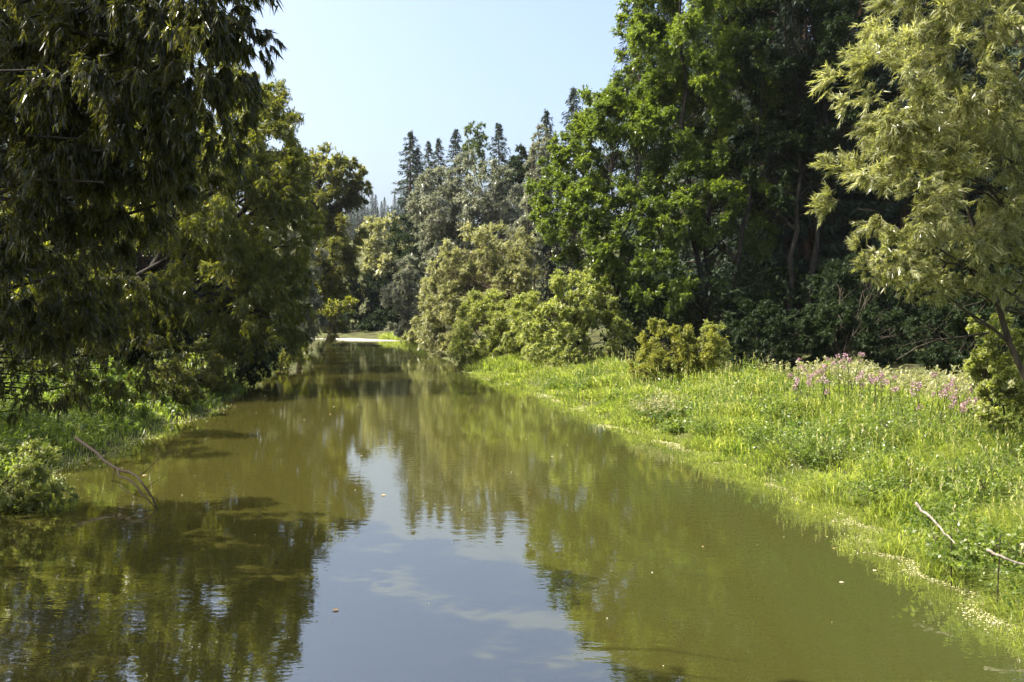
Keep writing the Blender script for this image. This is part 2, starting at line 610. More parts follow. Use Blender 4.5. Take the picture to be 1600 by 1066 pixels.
def spruce_mesh(name, H, R, nbr, sprays, bare, sl=.55):
    cb, tb = Buf(), Buf()
    for i in range(nbr):
        f = ((i + rng.random()) / nbr) ** 1.15
        z = H * (bare + (1 - bare) * f)
        L = (R * (1 - f) ** .72 * min(1, .6 + 2. * f) + .12) * rng.choice([rng.uniform(.75, 1.2), rng.uniform(.35, .8)], p=[.72, .28])
        th = i * 2.399 + rng.normal() * .5
        o = np.array([math.cos(th), math.sin(th), 0])
        drp = rng.uniform(.25, .85) * (1 - .6 * f)
        t = rng.uniform(.1, 1, sprays) ** .8
        P = o * (L * t)[:, None]
        P[:, 2] = z + L * (.12 * f * t - drp * t + .5 * drp * t ** 3) + rng.normal(size=sprays) * .12
        side = np.array([-o[1], o[0], 0])
        sg = rng.choice([-1, 1], sprays)[:, None]
        U = nrm(o * .6 + side * sg * rng.uniform(.1, 1.3, (sprays, 1)) + np.array([0, 0, -1]) * rng.uniform(.1, 1.3, (sprays, 1)))
        N = nrm(sphere(sprays) * .8 + np.array([0, 0, 1.]))
        ln = sl * rng.uniform(.5, 1.25, sprays) * (1.15 - .6 * f)
        leaves(cb, P, U, N, ln, ln * .34, tri=True, tint=np.clip(rng.random(sprays) * .6 + .4 * rng.random(), 0, 1))
        tube(tb, np.array([[0, 0, z], o * L * .5 + [0, 0, z - L * drp * .44], o * L + [0, 0, z - L * drp * .5]]), [.05, .03, .01], 3)
    # leader
    n = 40
    P = np.zeros((n, 3))
    P[:, 2] = H * np.linspace(.955, 1.0, n)
    leaves(cb, P, nrm(sphere(n) * [1, 1, .3] + [0, 0, .5]), sphere(n), .3, .08)
    tube(tb, np.stack([np.zeros(9), np.zeros(9), np.linspace(-.4, H * .99, 9)], -1), np.linspace(H * .0115, .02, 9), 8)
    return cb.mesh(name + "_crown", M['spruce']), tb.mesh(name + "_trunk", M['barkred'], True)


def place_spruce(meshes, x, y, scale, rz, label, group, cat="spruce"):
    z = float(ground_h(x, y)) - .1
    r = link("spruce_tree", None, loc=(x, y, z), label=label, cat=cat, group=group)
    r.scale = scale if isinstance(scale, tuple) else (scale,) * 3
    r.rotation_euler = (rng.normal() * .012, rng.normal() * .012, rz)
    link("trunk", meshes[1], r)
    link("crown", meshes[0], r, kind="stuff")
    return r


# ---- far spruces above the silver willow
SP = [spruce_mesh("far_spruce", 26, 4.2, 330, 26, .04) for _ in range(3)]
far_sp = [(640, 207, 128, 1.5, "tallest dark spruce at left end of the skyline conifers"),
          (657, 232, 134, 1.2, "short spruce pressed against the tallest skyline spruce"),
          (671, 222, 138, 1.1, "slim spruce, third from left along the skyline"),
          (684, 218, 133, 1.1, "slim spruce, fourth from left along the skyline"),
          (708, 204, 130, 1.3, "spruce just left of the birch on the skyline"),
          (786, 193, 128, 1.35, "spruce just right of the birch on the skyline"),
          (862, 174, 118, 1.3, "spruce between the dark dome tree and big alder"),
          (899, 139, 112, 1.3, "spruce peeking over the left shoulder of the big alder")]
for i, (px, py, d, wsc, lab) in enumerate(far_sp):
    x = wx(px, d)
    H = wz(py, d) - float(ground_h(x, d))
    place_spruce(SP[i % 3], x, d, (H / 26 * wsc, H / 26 * wsc, H / 26), rng.uniform(0, 6), lab, "spruces on the far skyline")
# ---- hazy forest on the far hill
HILL = ["first", "second", "third", "fourth", "fifth", "sixth", "seventh", "eighth", "ninth", "tenth", "eleventh", "twelfth", "thirteenth", "fourteenth", "fifteenth", "sixteenth", "seventeenth", "eighteenth", "nineteenth", "twentieth", "twenty-first", "twenty-second", "twenty-third", "twenty-fourth"]
for i in range(24):
    d = rng.uniform(235, 330)
    px = 545 + i * 5.2 + rng.uniform(-1, 1)
    s = rng.uniform(.36, .52)
    place_spruce(SP[i % 3], wx(px, d), d, (s * 1.2, s * 1.2, s), rng.uniform(0, 6), f"distant hill spruce, {HILL[i]} from the left in the gap of sky", "spruces on the far hill")
# ---- dark spruce stand on the right
SPN = [spruce_mesh("stand_spruce", 27, 4.0, 420, 60, .07, sl=.46) for _ in range(2)]
stand = [(1128, 62), (1180, 53), (1228, 58), (1262, 50), (1300, 64), (1335, 52), (1372, 60), (1410, 49), (1452, 57), (1500, 50), (1545, 59), (1590, 48), (1150, 72), (1210, 75), (1280, 76), (1345, 74), (1420, 72), (1490, 70), (1570, 70), (1640, 54), (1085, 74), (1040, 80), (1000, 84), (1065, 92), (1110, 95), (1165, 90), (1235, 92)]
ords = ["first", "second", "third", "fourth", "fifth", "sixth", "seventh", "eighth", "ninth", "tenth", "eleventh", "twelfth", "thirteenth", "fourteenth", "fifteenth", "sixteenth", "seventeenth", "eighteenth", "nineteenth", "twentieth", "twenty-first", "twenty-second", "twenty-third", "twenty-fourth", "twenty-fifth", "twenty-sixth", "twenty-seventh"]
for k, i in enumerate(sorted(range(len(stand)), key=lambda q: stand[q][0])):
    px, d = stand[i]
    s = rng.uniform(.95, 1.15) * (1.22 if d > 68 else 1)
    place_spruce(SPN[i % 2], wx(px, d), d, s, rng.uniform(0, 6), f"tall shaded spruce, {ords[k]} trunk from left in the dark right-hand stand", "spruces in the dark stand")

for k, (px, d) in enumerate([(-60, 60), (-10, 64), (40, 58), (85, 66), (130, 60), (175, 65), (220, 61), (262, 67), (300, 72), (335, 76)]):
    sc_ = .98 if k < 7 else .75
    place_spruce(SPN[k % 2], wx(px, d), d, (sc_ * 1.1, sc_ * 1.1, sc_), rng.uniform(0, 6), f"dark spruce, {ords[k]} from the left of those behind the left willows", "spruces behind the left willows")


def undergrowth(name, label, n, px0, px1, d0, d1, hmax, mat):
    b = Buf()
    d = rng.uniform(d0, d1, n)
    X = wx(rng.uniform(px0, px1, n), d)
    Z = ground_h(X, d)
    hh = hmax * rng.uniform(.15, 1, n) ** 1.3
    S = np.stack([X, d, Z + hh * .5], -1)
    D = nrm(sphere(n) + [0, 0, .5])
    twigs(b, S, D, rng.uniform(.7, 1.9, n), 14, .32, .2, droop=.25, leafdroop=.2, spread=1.0, off=.25, tri=True)
    link(name, b.mesh(name, mat), kind="stuff", label=label, cat="undergrowth")


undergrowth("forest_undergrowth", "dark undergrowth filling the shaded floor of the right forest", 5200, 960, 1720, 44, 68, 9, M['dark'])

# ---- broadleaf trees, left bank
tree("willow_tree", "large overhanging willow in deep shade at upper left, nearest to viewer", "willow", (-12.2, 11.5),
     [(-12.3, 11.6, 7.4, 3.8, 3.9, 3.0, 3.3, 3.2), (-8.2, 9.8, 7.3, 3.2, 2.9, 2.2, 2.4, 2.2), (-7.2, 4.9, 9.6, 3.0, 2.3, 1.7, 3.2, 2.6), (-10, 7, 9.2, 2.6, 2.4, 1.8, 3.3, 2.6)]  # coarse crown masses mostly out of view, shaped for the shade they cast
     + blobs_px([(340, 60, 6.0, 88, 110, .6), (270, 20, 6.3, 110, 90, .7), (330, 190, 6.5, 80, 80, .6), (200, 130, 6.6, 180, 170, .9), (60, 60, 7, 170, 170, 1.), (60, 270, 6.8, 130, 170, .9), (170, 290, 7.5, 150, 90, .9), (60, 450, 8.5, 120, 110, .9), (140, 470, 11, 120, 70, 1.), (220, 560, 14, 80, 60, .8, 1, .4), (60, 590, 12.5, 80, 70, .8, 1, .45), (250, -120, 6.6, 200, 110, .9, 1.6)]),
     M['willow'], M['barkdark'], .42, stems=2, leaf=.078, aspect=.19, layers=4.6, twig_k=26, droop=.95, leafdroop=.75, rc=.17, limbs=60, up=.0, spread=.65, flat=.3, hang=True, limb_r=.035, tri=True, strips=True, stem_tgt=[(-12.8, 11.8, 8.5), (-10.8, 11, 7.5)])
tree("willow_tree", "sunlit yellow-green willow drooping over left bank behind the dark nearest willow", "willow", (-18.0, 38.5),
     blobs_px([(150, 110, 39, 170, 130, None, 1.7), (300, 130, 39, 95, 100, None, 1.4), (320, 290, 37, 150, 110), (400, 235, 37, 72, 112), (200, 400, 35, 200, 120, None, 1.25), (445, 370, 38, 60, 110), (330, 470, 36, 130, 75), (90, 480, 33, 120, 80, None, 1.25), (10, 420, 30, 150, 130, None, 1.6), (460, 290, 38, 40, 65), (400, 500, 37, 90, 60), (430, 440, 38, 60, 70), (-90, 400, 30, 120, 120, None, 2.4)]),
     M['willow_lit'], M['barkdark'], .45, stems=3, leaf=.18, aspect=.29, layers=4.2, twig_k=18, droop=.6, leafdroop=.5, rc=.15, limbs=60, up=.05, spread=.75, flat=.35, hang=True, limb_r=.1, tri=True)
tree("willow_tree", "added willow at the left frame edge, placed there to shade the left bank", "willow", (-18, 21.5),  # added tree, mostly out of view, to cast shade on the bank herbs
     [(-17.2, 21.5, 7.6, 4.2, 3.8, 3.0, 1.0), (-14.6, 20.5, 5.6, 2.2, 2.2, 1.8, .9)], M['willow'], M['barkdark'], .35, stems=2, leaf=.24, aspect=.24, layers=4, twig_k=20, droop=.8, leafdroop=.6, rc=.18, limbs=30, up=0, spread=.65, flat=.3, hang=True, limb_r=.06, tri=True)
tree("alder_tree", "tall dark tree rising behind the sunlit left willow", "tree", (wx(375, 50), 50),
     blobs_px([(390, 190, 50, 55, 95), (428, 240, 50, 40, 105), (445, 330, 51, 40, 90), (370, 330, 50, 70, 120, None, 1.4)]),
     M['poplar'], M['barkdark'], .35, layers=5, limbs=50)
tree("willow_shrub", "grey-green willow shrub leaning over water below the left trees", "shrub", (wx(445, 57), 57),
     blobs_px([(466, 405, 57, 36, 72), (448, 480, 56, 52, 62), (480, 495, 56, 22, 40)]), M['willow_silver'], M['bark'], .14, stems=4, aspect=.4, layers=6, limbs=24)
tree("poplar_tree", "yellowing broadleaf tree at the river bend, left of the gap of sky", "tree", (wx(466, 86), 86),
     blobs_px([(512, 295, 86, 52, 66), (540, 275, 86, 36, 40), (518, 390, 86, 46, 90), (566, 300, 86, 15, 24), (504, 470, 86, 42, 58), (480, 270, 88, 38, 44), (495, 380, 88, 50, 110)]),
     M['poplar'], M['barkdark'], .32, layers=6.5, limbs=50)
tree("willow_branch_bush", "small bush with pale twigs reaching out over water at the bend", "shrub", (wx(505, 74), 72),
     blobs_px([(522, 482, 71, 28, 12), (542, 470, 71, 16, 5)]), M['yellow'], M['bark'], .06, stems=2, layers=3, limbs=8)
tree("riverside_bush", "dark bush at the waterline under the sunlit left willow", "shrub", (wx(350, 44), 44),
     blobs_px([(340, 530, 44, 90, 50), (420, 520, 47, 50, 45)]), M['dark'], M['bark'], .1, stems=4, layers=4, limbs=20)
tree("riverside_bush", "dark drooping bush at the waterline nearest the sunlit herbs of the left bank", "shrub", (wx(300, 33), 33),
     blobs_px([(300, 575, 33, 55, 42), (335, 590, 34, 32, 26)]), M['poplar'], M['bark'], .06, stems=4, layers=5, limbs=20)
tree("riverside_bush", "dark bush overhanging the water between two other bushes of the left bank", "shrub", (wx(362, 39), 39),
     blobs_px([(372, 560, 39, 50, 40), (400, 575, 40, 28, 22)]), M['dark'], M['bark'], .06, stems=4, layers=5, limbs=20)
tree("riverside_bush", "leafy shaded bush in the herbs of the left bank just beyond the forked branch", "shrub", (wx(185, 25), 25),
     blobs_px([(180, 612, 25, 70, 44), (120, 600, 24, 60, 45)]), M['herb'], M['bark'], .05, stems=5, leaf=.1, layers=4.5, limbs=20, aspect=.5, limb_r=.03)
tree("riverside_bush", "small dark bush leaning over the left waterline beyond the leafy shaded one", "shrub", (wx(262, 28.5), 28.5),
     blobs_px([(258, 600, 28.5, 52, 38), (288, 615, 28.3, 26, 22)]), M['poplar'], M['bark'], .05, stems=5, leaf=.1, layers=5, limbs=20, aspect=.45, limb_r=.03)
tree("riverside_bush", "bright yellow-green bush touching the water on the left bank", "shrub", (wx(435, 51), 51),
     blobs_px([(440, 548, 51, 36, 22), (468, 553, 52, 26, 15)]), M['yellow'], M['bark'], .05, stems=3, layers=5, limbs=10)
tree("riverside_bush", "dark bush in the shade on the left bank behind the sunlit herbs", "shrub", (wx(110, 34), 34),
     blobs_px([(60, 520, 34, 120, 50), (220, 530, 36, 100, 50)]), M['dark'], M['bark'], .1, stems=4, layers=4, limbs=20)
tree("riverside_bush", "small-leaved bush in the left lower corner hanging over the shaded water", "shrub", (-9.6, 15.2),
     blobs_px([(20, 745, 15, 75, 50), (75, 775, 14.9, 40, 22)]), M['bush'], M['bark'], .04, stems=5, leaf=.075, layers=4, limbs=20, limb_r=.03)

# ---- far end of the river
tree("willow_tree", "far rounded willow with open bare limbs at the end of the river", "willow", (wx(585, 126), 126),
     blobs_px([(600, 378, 126, 46, 44), (600, 430, 125, 50, 45), (575, 400, 126, 30, 45), (625, 400, 126, 26, 45)]), M['greybush'], M['barkdark'], .3, stems=3, layers=4.2, limbs=50, rc=.22, limb_r=.3)
tree("thicket", "dark thicket in the shade behind the pale shore at the bend", "thicket", (wx(570, 122), 122),
     blobs_px([(560, 470, 122, 50, 50), (600, 470, 124, 40, 45), (520, 450, 118, 40, 60), (545, 508, 114, 60, 20), (600, 500, 114, 30, 18)]), M['dark'], M['barkdark'], .15, stems=4, layers=6, limbs=20)
tree("willow_shrub", "pale conical shrub standing at the far right shore of the bend", "shrub", (wx(640, 94), 95),
     blobs_px([(632, 475, 93, 36, 48), (648, 430, 93, 24, 36), (655, 480, 92, 24, 40)]), M['willow_silver'], M['bark'], .14, stems=4, layers=6, limbs=25, aspect=.36)
tree("willow_tree", "large silver-leaved willow with dark spreading limbs below the skyline spruces", "willow", (wx(728, 102), 102),
     blobs_px([(740, 290, 102, 54, 50), (685, 305, 102, 46, 46), (715, 330, 101, 70, 50), (800, 390, 100, 40, 60), (788, 320, 102, 36, 55), (655, 320, 102, 22, 28), (700, 370, 100, 60, 45), (770, 385, 101, 45, 55)]),
     M['willow_silver'], M['barkdark'], .45, stems=4, layers=3.6, limbs=110, rc=.19, aspect=.36, limb_r=.4)
tree("alder_tree", "mid-green trees filling the bank beneath the silver willow", "tree", (wx(690, 110), 112),
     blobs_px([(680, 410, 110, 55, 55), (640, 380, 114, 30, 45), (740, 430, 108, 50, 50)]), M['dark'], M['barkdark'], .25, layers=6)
tree("birch_tree", "slender birch standing up among the skyline spruces", "birch", (wx(741, 136), 136),
     blobs_px([(741, 218, 136, 17, 32), (742, 255, 136, 24, 40)]), M['birch'], M['bark'], .2, layers=3, limbs=30)
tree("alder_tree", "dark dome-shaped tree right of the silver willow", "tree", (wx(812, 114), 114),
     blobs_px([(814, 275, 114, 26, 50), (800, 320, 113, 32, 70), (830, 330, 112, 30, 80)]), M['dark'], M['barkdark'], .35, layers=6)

# ---- right bank, far to near
tree("willow_tree", "arching old willow with reddish bare limbs above the round bushes", "willow", (wx(826, 66), 66),
     blobs_px([(765, 388, 65, 78, 34), (800, 450, 64, 50, 50), (712, 425, 65, 38, 34), (800, 425, 65, 36, 45), (690, 465, 66, 40, 45), (740, 470, 64, 60, 40), (750, 440, 66, 55, 30)]), M['greybush'], M['barkred'], .28, stems=5, layers=4.2, limbs=90, rc=.19, limb_r=.3, aspect=.3)
tree("willow_shrub", "ragged grey bush trailing into the water at the right bend", "shrub", (wx(700, 68), 69),
     blobs_px([(692, 508, 67, 46, 48), (664, 520, 72, 30, 26), (712, 542, 63, 34, 28)]), M['greybush'], M['bark'], .1, stems=5, layers=6, limbs=25, aspect=.32)
tree("willow_shrub", "round grey-green willow bush at the water's edge beyond the grass", "shrub", (wx(772, 54), 54.5),
     blobs_px([(762, 518, 53, 60, 58), (812, 520, 52, 40, 56), (738, 550, 52.5, 36, 30), (780, 556, 51.5, 36, 26), (800, 515, 54, 35, 40)]), M['bush'], M['bark'], .09, stems=6, layers=6, limbs=40, aspect=.3, up=.5)
tree("willow_tree", "silvery willow wedged behind the left edge of the big alder", "willow", (wx(842, 76), 76),
     blobs_px([(838, 290, 76, 22, 55), (828, 360, 75, 30, 60), (850, 230, 77, 20, 30)]), M['willow_silver'], M['bark'], .22, stems=2, layers=5.5, aspect=.36)
tree("willow_shrub", "broad olive bush filling the bank between the round willow bush and the tall lit bush", "shrub", (wx(838, 49), 49),
     blobs_px([(832, 505, 48.5, 46, 60), (850, 545, 46, 44, 34)]), M['bush'], M['bark'], .08, stems=5, layers=6, limbs=30, aspect=.36, up=.4)
tree("hazel_bush", "tall bush lit on its left side beside the alder foot", "bush", (wx(905, 44.5), 44.5),
     blobs_px([(905, 462, 44, 54, 52), (858, 510, 43, 46, 52), (935, 525, 44, 48, 48), (880, 560, 42, 40, 22)]), M['bush'], M['barkdark'], .09, stems=6, layers=6, limbs=40, aspect=.5, up=.35)
tree("alder_tree", "bright green alder, the left one, sloping down toward the bushes", "alder", (wx(965, 48), 48),
     blobs_px([(975, 230, 48, 78, 105), (905, 340, 47, 68, 90), (990, 370, 45, 80, 90), (866, 310, 49, 40, 75), (1005, 110, 49, 56, 95), (950, 450, 46, 60, 50), (940, 190, 48, 45, 50), (1020, 10, 49, 50, 70), (900, 245, 48, 40, 50)]), M['alder'], M['barkdark'], .22, stems=2, leaf=.155, layers=5.6, aspect=.68, rc=.16, limbs=50, flat=.75, droop=.15)
tree("alder_tree", "tallest alder with dark twin trunks rising out of the frame", "alder", (wx(1095, 47), 47),
     blobs_px([(1085, 40, 47, 105, 120), (1060, 190, 47, 85, 100), (1140, 170, 48, 80, 110), (1080, 330, 46, 90, 70), (1030, 440, 43, 60, 50), (1090, -130, 47, 90, 90), (1150, 330, 47, 70, 80)]), M['alder'], M['barkdark'], .25, stems=3, leaf=.16, layers=5.5, aspect=.68, rc=.16, limbs=60, flat=.75, droop=.15, gap=.12)
tree("alder_tree", "shaded alder between the twin-trunk alder and the near right willow", "alder", (wx(1250, 46), 46),
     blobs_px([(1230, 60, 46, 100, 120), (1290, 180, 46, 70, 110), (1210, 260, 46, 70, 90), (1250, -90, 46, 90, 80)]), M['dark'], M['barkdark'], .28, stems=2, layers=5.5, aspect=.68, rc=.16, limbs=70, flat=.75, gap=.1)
tree("shrub", "yellow-green rounded shrub at the upper edge of the grassy bank", "shrub", (wx(1050, 33), 33),
     blobs_px([(1040, 537, 33, 46, 42), (1088, 552, 32.5, 44, 44), (1018, 572, 32, 32, 28)]), M['yellow'], M['bark'], .06, stems=6, leaf=.085, tri=True, layers=6, limbs=40, aspect=.5, up=.35)
tree("shrub", "grey-leaved shrub touching the right side of the yellow-green shrub", "shrub", (wx(1120, 33.5), 34),
     blobs_px([(1112, 545, 33.5, 30, 42)]), M['bush'], M['bark'], .05, stems=4, leaf=.085, tri=True, layers=6, limbs=20, aspect=.5, up=.35)
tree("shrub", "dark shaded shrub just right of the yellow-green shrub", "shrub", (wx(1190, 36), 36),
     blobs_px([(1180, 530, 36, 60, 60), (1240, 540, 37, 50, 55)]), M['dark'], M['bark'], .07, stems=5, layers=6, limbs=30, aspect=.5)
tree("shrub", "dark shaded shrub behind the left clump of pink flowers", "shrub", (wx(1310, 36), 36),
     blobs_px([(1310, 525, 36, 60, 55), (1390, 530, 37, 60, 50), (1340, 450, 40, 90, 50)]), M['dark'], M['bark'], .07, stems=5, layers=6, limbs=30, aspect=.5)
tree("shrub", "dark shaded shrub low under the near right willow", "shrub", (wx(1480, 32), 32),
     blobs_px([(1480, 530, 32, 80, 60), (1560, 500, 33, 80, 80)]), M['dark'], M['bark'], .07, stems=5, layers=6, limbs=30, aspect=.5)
tree("willow_tree", "pale sunlit willow leaning in from the right edge, with narrow leaves", "willow", (wx(1650, 15.5), 15.5),
     blobs_px([(1400, 140, 15, 105, 105, 1.4), (1530, 90, 15.5, 110, 150, 1.7), (1390, 290, 15, 95, 80, 1.3), (1520, 300, 15.5, 110, 110, 1.6), (1385, 400, 15.2, 70, 40, .8), (1440, 440, 15.5, 60, 30, .7), (1580, 420, 15.5, 70, 60, .9), (1470, 0, 15.5, 130, 90, 1.6), (1480, 400, 16, 80, 50, 1.), (1640, 150, 15.5, 100, 200, 1.8), (1480, -120, 15.5, 150, 90, 1.7)]),
     M['willow_pale'], M['bark'], .1, stems=2, leaf=.12, aspect=.2, layers=3.5, gap=.22, twig_k=22, tri=True, strips=True, tl=1.7, out=1.1, droop=.2, leafdroop=.15, rc=.17, limbs=26, up=.3, spread=.5, flat=.4, limb_r=.05, stem_top=.7)
tree("bush", "leafy bush at the right edge below the pale willow", "bush", (wx(1575, 17), 17),
     blobs_px([(1570, 530, 17, 52, 45, .7), (1585, 590, 16.7, 48, 40, .7), (1545, 575, 17, 32, 42, .5), (1575, 635, 16.8, 50, 28, .6)]), M['bush'], M['bark'], .04, stems=5, leaf=.085, layers=6, limbs=40, aspect=.6, up=.3, limb_r=.04)


# ------------------------------------------------------------------ grass and herbs
def vnoise(x, y, s, seed=0):
    r = np.random.default_rng(seed)
    v = 0
    for i in range(4):
        a, b, c = r.uniform(-1, 1, 3)
        v = v + np.sin(s * (x * math.cos(a * 3) + y * math.sin(a * 3)) * (1 + .6 * i) + c * 9 + 1.3 * np.sin(s * .7 * (y + b * x)))
    return v / 4


def grass(buf, X, Y, H, width, lean, az, tint, z0=None):
    n = len(X)
    Z = ground_h(X, Y) - .02 if z0 is None else np.full(n, z0)
    B = np.stack([X, Y, Z], -1)
    l = np.stack([np.cos(az), np.sin(az), np.zeros(n)], -1)
    s = nrm(np.cross(l, [0, 0, 1.]) + l * rng.normal(size=(n, 1)) * .6)
    m = B + l * (H * lean * .35)[:, None] + np.array([0, 0, 1.]) * (H * .62)[:, None]
    t = B + l * (H * lean)[:, None] + np.array([0, 0, 1.]) * (H * (1 - .38 * np.minimum(lean, 1.6)))[:, None]
    hw = (width * .5)[:, None] * s
    V = np.stack([B - hw * .8, B + hw * .8, m + hw, m - hw, t], 1).reshape(-1, 3)
    i = np.arange(n)[:, None] * 5
    buf.add(V, i + np.array([0, 1, 2, 3]), i + np.array([3, 2, 4]), aq=tint, at=tint)


def scatter(n, y0, y1, side, w0, w1, power=1.0):
    """points on a bank, denser close to the viewer"""
    u = rng.random(n)
    y = y0 * (y1 / y0) ** (u ** power)
    o = rng.uniform(w0, w1, n)
    x = Redge(y) + o if side > 0 else Ledge(y) - o
    return x, y


def right_grass():
    b = Buf()
    n = 155000
    x, y = scatter(n, 7.5, 52, 1, -.12, 8.5)
    wmax = np.interp(y, [8, 14, 20, 30, 40, 52], [5.5, 8, 8.5, 8, 6, 3.5])
    off = x - Redge(y)
    clump = vnoise(x, y, 2.1, 3)
    keep = (off < wmax) & (rng.random(n) < .55 + .45 * (clump > -.15))
    x, y, off, clump = x[keep], y[keep], off[keep], clump[keep]
    big = vnoise(x, y, .7, 5)
    H = (.24 + .30 * np.clip(off / 1.5, 0, 1) + .24 * big + .30 * clump) * rng.uniform(.4, 1.4, len(x))
    H = np.clip(H * .85, .08, .85)
    az = 3.6 + 1.2 * vnoise(x, y, .9, 8) + rng.normal(size=len(x)) * .9
    lean = np.clip(.95 + .5 * vnoise(x, y, 1.3, 9) + rng.normal(size=len(x)) * .3, .05, 1.5)
    wd = rng.uniform(.007, .015, len(x)) * np.clip(y / 11, .9, 3)
    ti = np.clip(.46 + .3 * vnoise(x, y, 1.1, 12) + .18 * rng.normal(size=len(x)), 0, .93)
    dry = rng.random(len(x)) < .035 + .06 * (vnoise(x, y, 1.6, 21) > .45)
    ti[dry] = rng.uniform(.94, 1, dry.sum())
    grass(b, x, y, H, wd, lean, az, ti)
    # fringe growing out of the shallow edge
    x, y = scatter(26000, 8, 48, 1, -.75, .25)
    off = x - Redge(y)
    kp = vnoise(x, y, 2.3, 41) + .9 * off + rng.normal(size=len(x)) * .15 > -.25
    x, y, off = x[kp], y[kp], off[kp]
    grass(b, x, y, rng.uniform(.05, .26, len(x)) * np.clip(1.2 + off, .35, 1.2), rng.uniform(.006, .012, len(x)) * np.clip(y / 11, .9, 3), rng.uniform(.3, 1.3, len(x)), 3.4 + rng.normal(size=len(x)) * .8, np.clip(rng.normal(.62, .16, len(x)), 0, .95), z0=-.02)
    # tall stalks with seed heads
    x, y = scatter(1700, 9, 44, 1, .6, 8)
    kp = vnoise(x, y, .9, 51) > -.1
    x, y = x[kp], y[kp]
    n2 = len(x)
    hh, ll, aa = rng.uniform(.6, 1.05, n2), rng.uniform(.1, .5, n2), rng.uniform(2.2, 5, n2)
    tt = rng.uniform(.75, 1, n2)
    grass(b, x, y, hh, np.full(n2, .006) * np.clip(y / 11, .9, 3), ll, aa, tt)
    tip = np.stack([x + np.cos(aa) * hh * ll, y + np.sin(aa) * hh * ll, ground_h(x, y) - .02 + hh * (1 - .38 * ll)], -1)
    for q in range(4):
        leaves(b, tip - np.array([0, 0, .035 * q]), nrm(sphere(n2) * .5 + [0, 0, 1]), sphere(n2), .07, .022, tint=np.clip(tt + .05, .8, 1))
    link("bank_grass", b.mesh("bank_grass", M['grass']), kind="stuff", label="lush sunlit grass covering the right river bank", cat="grass")


right_grass()


def left_grass():
    b = Buf()
    x, y = scatter(21000, 13, 60, -1, -.35, 5)
    off = Ledge(y) - x
    H = (.25 + .25 * np.clip(off, 0, 1)) * rng.uniform(.5, 1.3, len(x))
    az = rng.uniform(-2.2, 2.2, len(x))
    grass(b, x, y, H, rng.uniform(.009, .016, len(x)) * np.clip(y / 14, .9, 3), np.clip(rng.normal(.5, .3, len(x)), .05, 1.4), az, np.clip(.4 + .3 * vnoise(x, y, 1.2, 4) + .18 * rng.normal(size=len(x)), 0, 1))
    # far shore grass
    x, y = scatter(5000, 84, 103, 1, 0, 3)
    grass(b, x, y, rng.uniform(.3, .9, len(x)), rng.uniform(.05, .09, len(x)), rng.uniform(.1, .8, len(x)), rng.uniform(0, 6, len(x)), rng.uniform(.3, .8, len(x)))
    link("shore_grass", b.mesh("shore_grass", M['grass']), kind="stuff", label="grass along the left bank and the far shore", cat="grass")


left_grass()


def herbs(name, label, X, Y, H, lw, mat, k=22, cat="herbs"):
    b = Buf()
    n = len(X)
    S = np.stack([X, Y, ground_h(X, Y)], -1)
    D = nrm(np.stack([rng.normal(size=n) * .28, rng.normal(size=n) * .28, np.ones(n)], -1))
    twigs(b, S, D, H, k, lw, lw * .48, droop=.06, leafdroop=.05, spread=1.3, flat=.55)
    link(name, b.mesh(name, mat), kind="stuff", label=label, cat=cat)


x, y = scatter(3400, 14, 36, -1, .2, 7.5)
k = vnoise(x, y, 1.3, 77) > -.28
x, y = x[k], y[k]
off = Ledge(y) - x
herbs("bank_herbs", "tall nettle-like herbs glowing on the left bank", x, y, np.clip(.45 + .25 * off, 0, 1.6) * rng.uniform(.5, 1.15, len(x)) * (.8 + .35 * vnoise(x, y, 1.0, 78)), .115, M['herb'], 26)
x, y = scatter(4600, 9, 40, 1, .3, 8)
k = vnoise(x, y, 1.5, 31) > .05
herbs("low_herbs", "broad-leaved weeds mixed into the right bank grass", x[k], y[k], rng.uniform(.35, .85, k.sum()), .085, M['herb'], 24)
x, y = scatter(900, 22, 32, 1, 7.0, 9.5)
herbs("verge_herbs", "greyish weeds along the top of the right bank", x, y, rng.uniform(.5, 1.0, len(x)), .12, M['greybush'], 24)


M['weed'] = leaf_mat("weed_leaf", [(0, (.045, .08, .018)), (.6, (.095, .145, .032)), (1, (.2, .25, .07))], trans=.44, rough=.38, tgain=1.9)


def weed_mounds():
    b = Buf()
    x, y = scatter(62, 9.5, 38, 1, .35, 7.5)
    for cx, cy in zip(x, y):
        n = 95
        r, h = rng.uniform(.25, .6), rng.uniform(.4, .75)
        S = np.stack([cx + rng.normal(size=n) * r * .5, cy + rng.normal(size=n) * r * .5, np.zeros(n)], -1)
        S[:, 2] = ground_h(S[:, 0], S[:, 1])
        D = nrm(sphere(n) * [1, 1, .3] + [0, 0, .9])
        lw = .06 * np.clip(cy / 16, .9, 1.9)
        twigs(b, S, D, h * rng.uniform(.6, 1.2, n), 14, lw, lw * .5, droop=.2, leafdroop=.2, spread=1.2, flat=.5, tints=np.clip(rng.normal(.2 + .5 * rng.random(), .15, n), 0, 1), tri=cy > 20)
    link("weed_mounds", b.mesh("weed_mounds", M['weed']), kind="stuff", label="mounded leafy weeds growing through the right bank grass", cat="weeds")


weed_mounds()


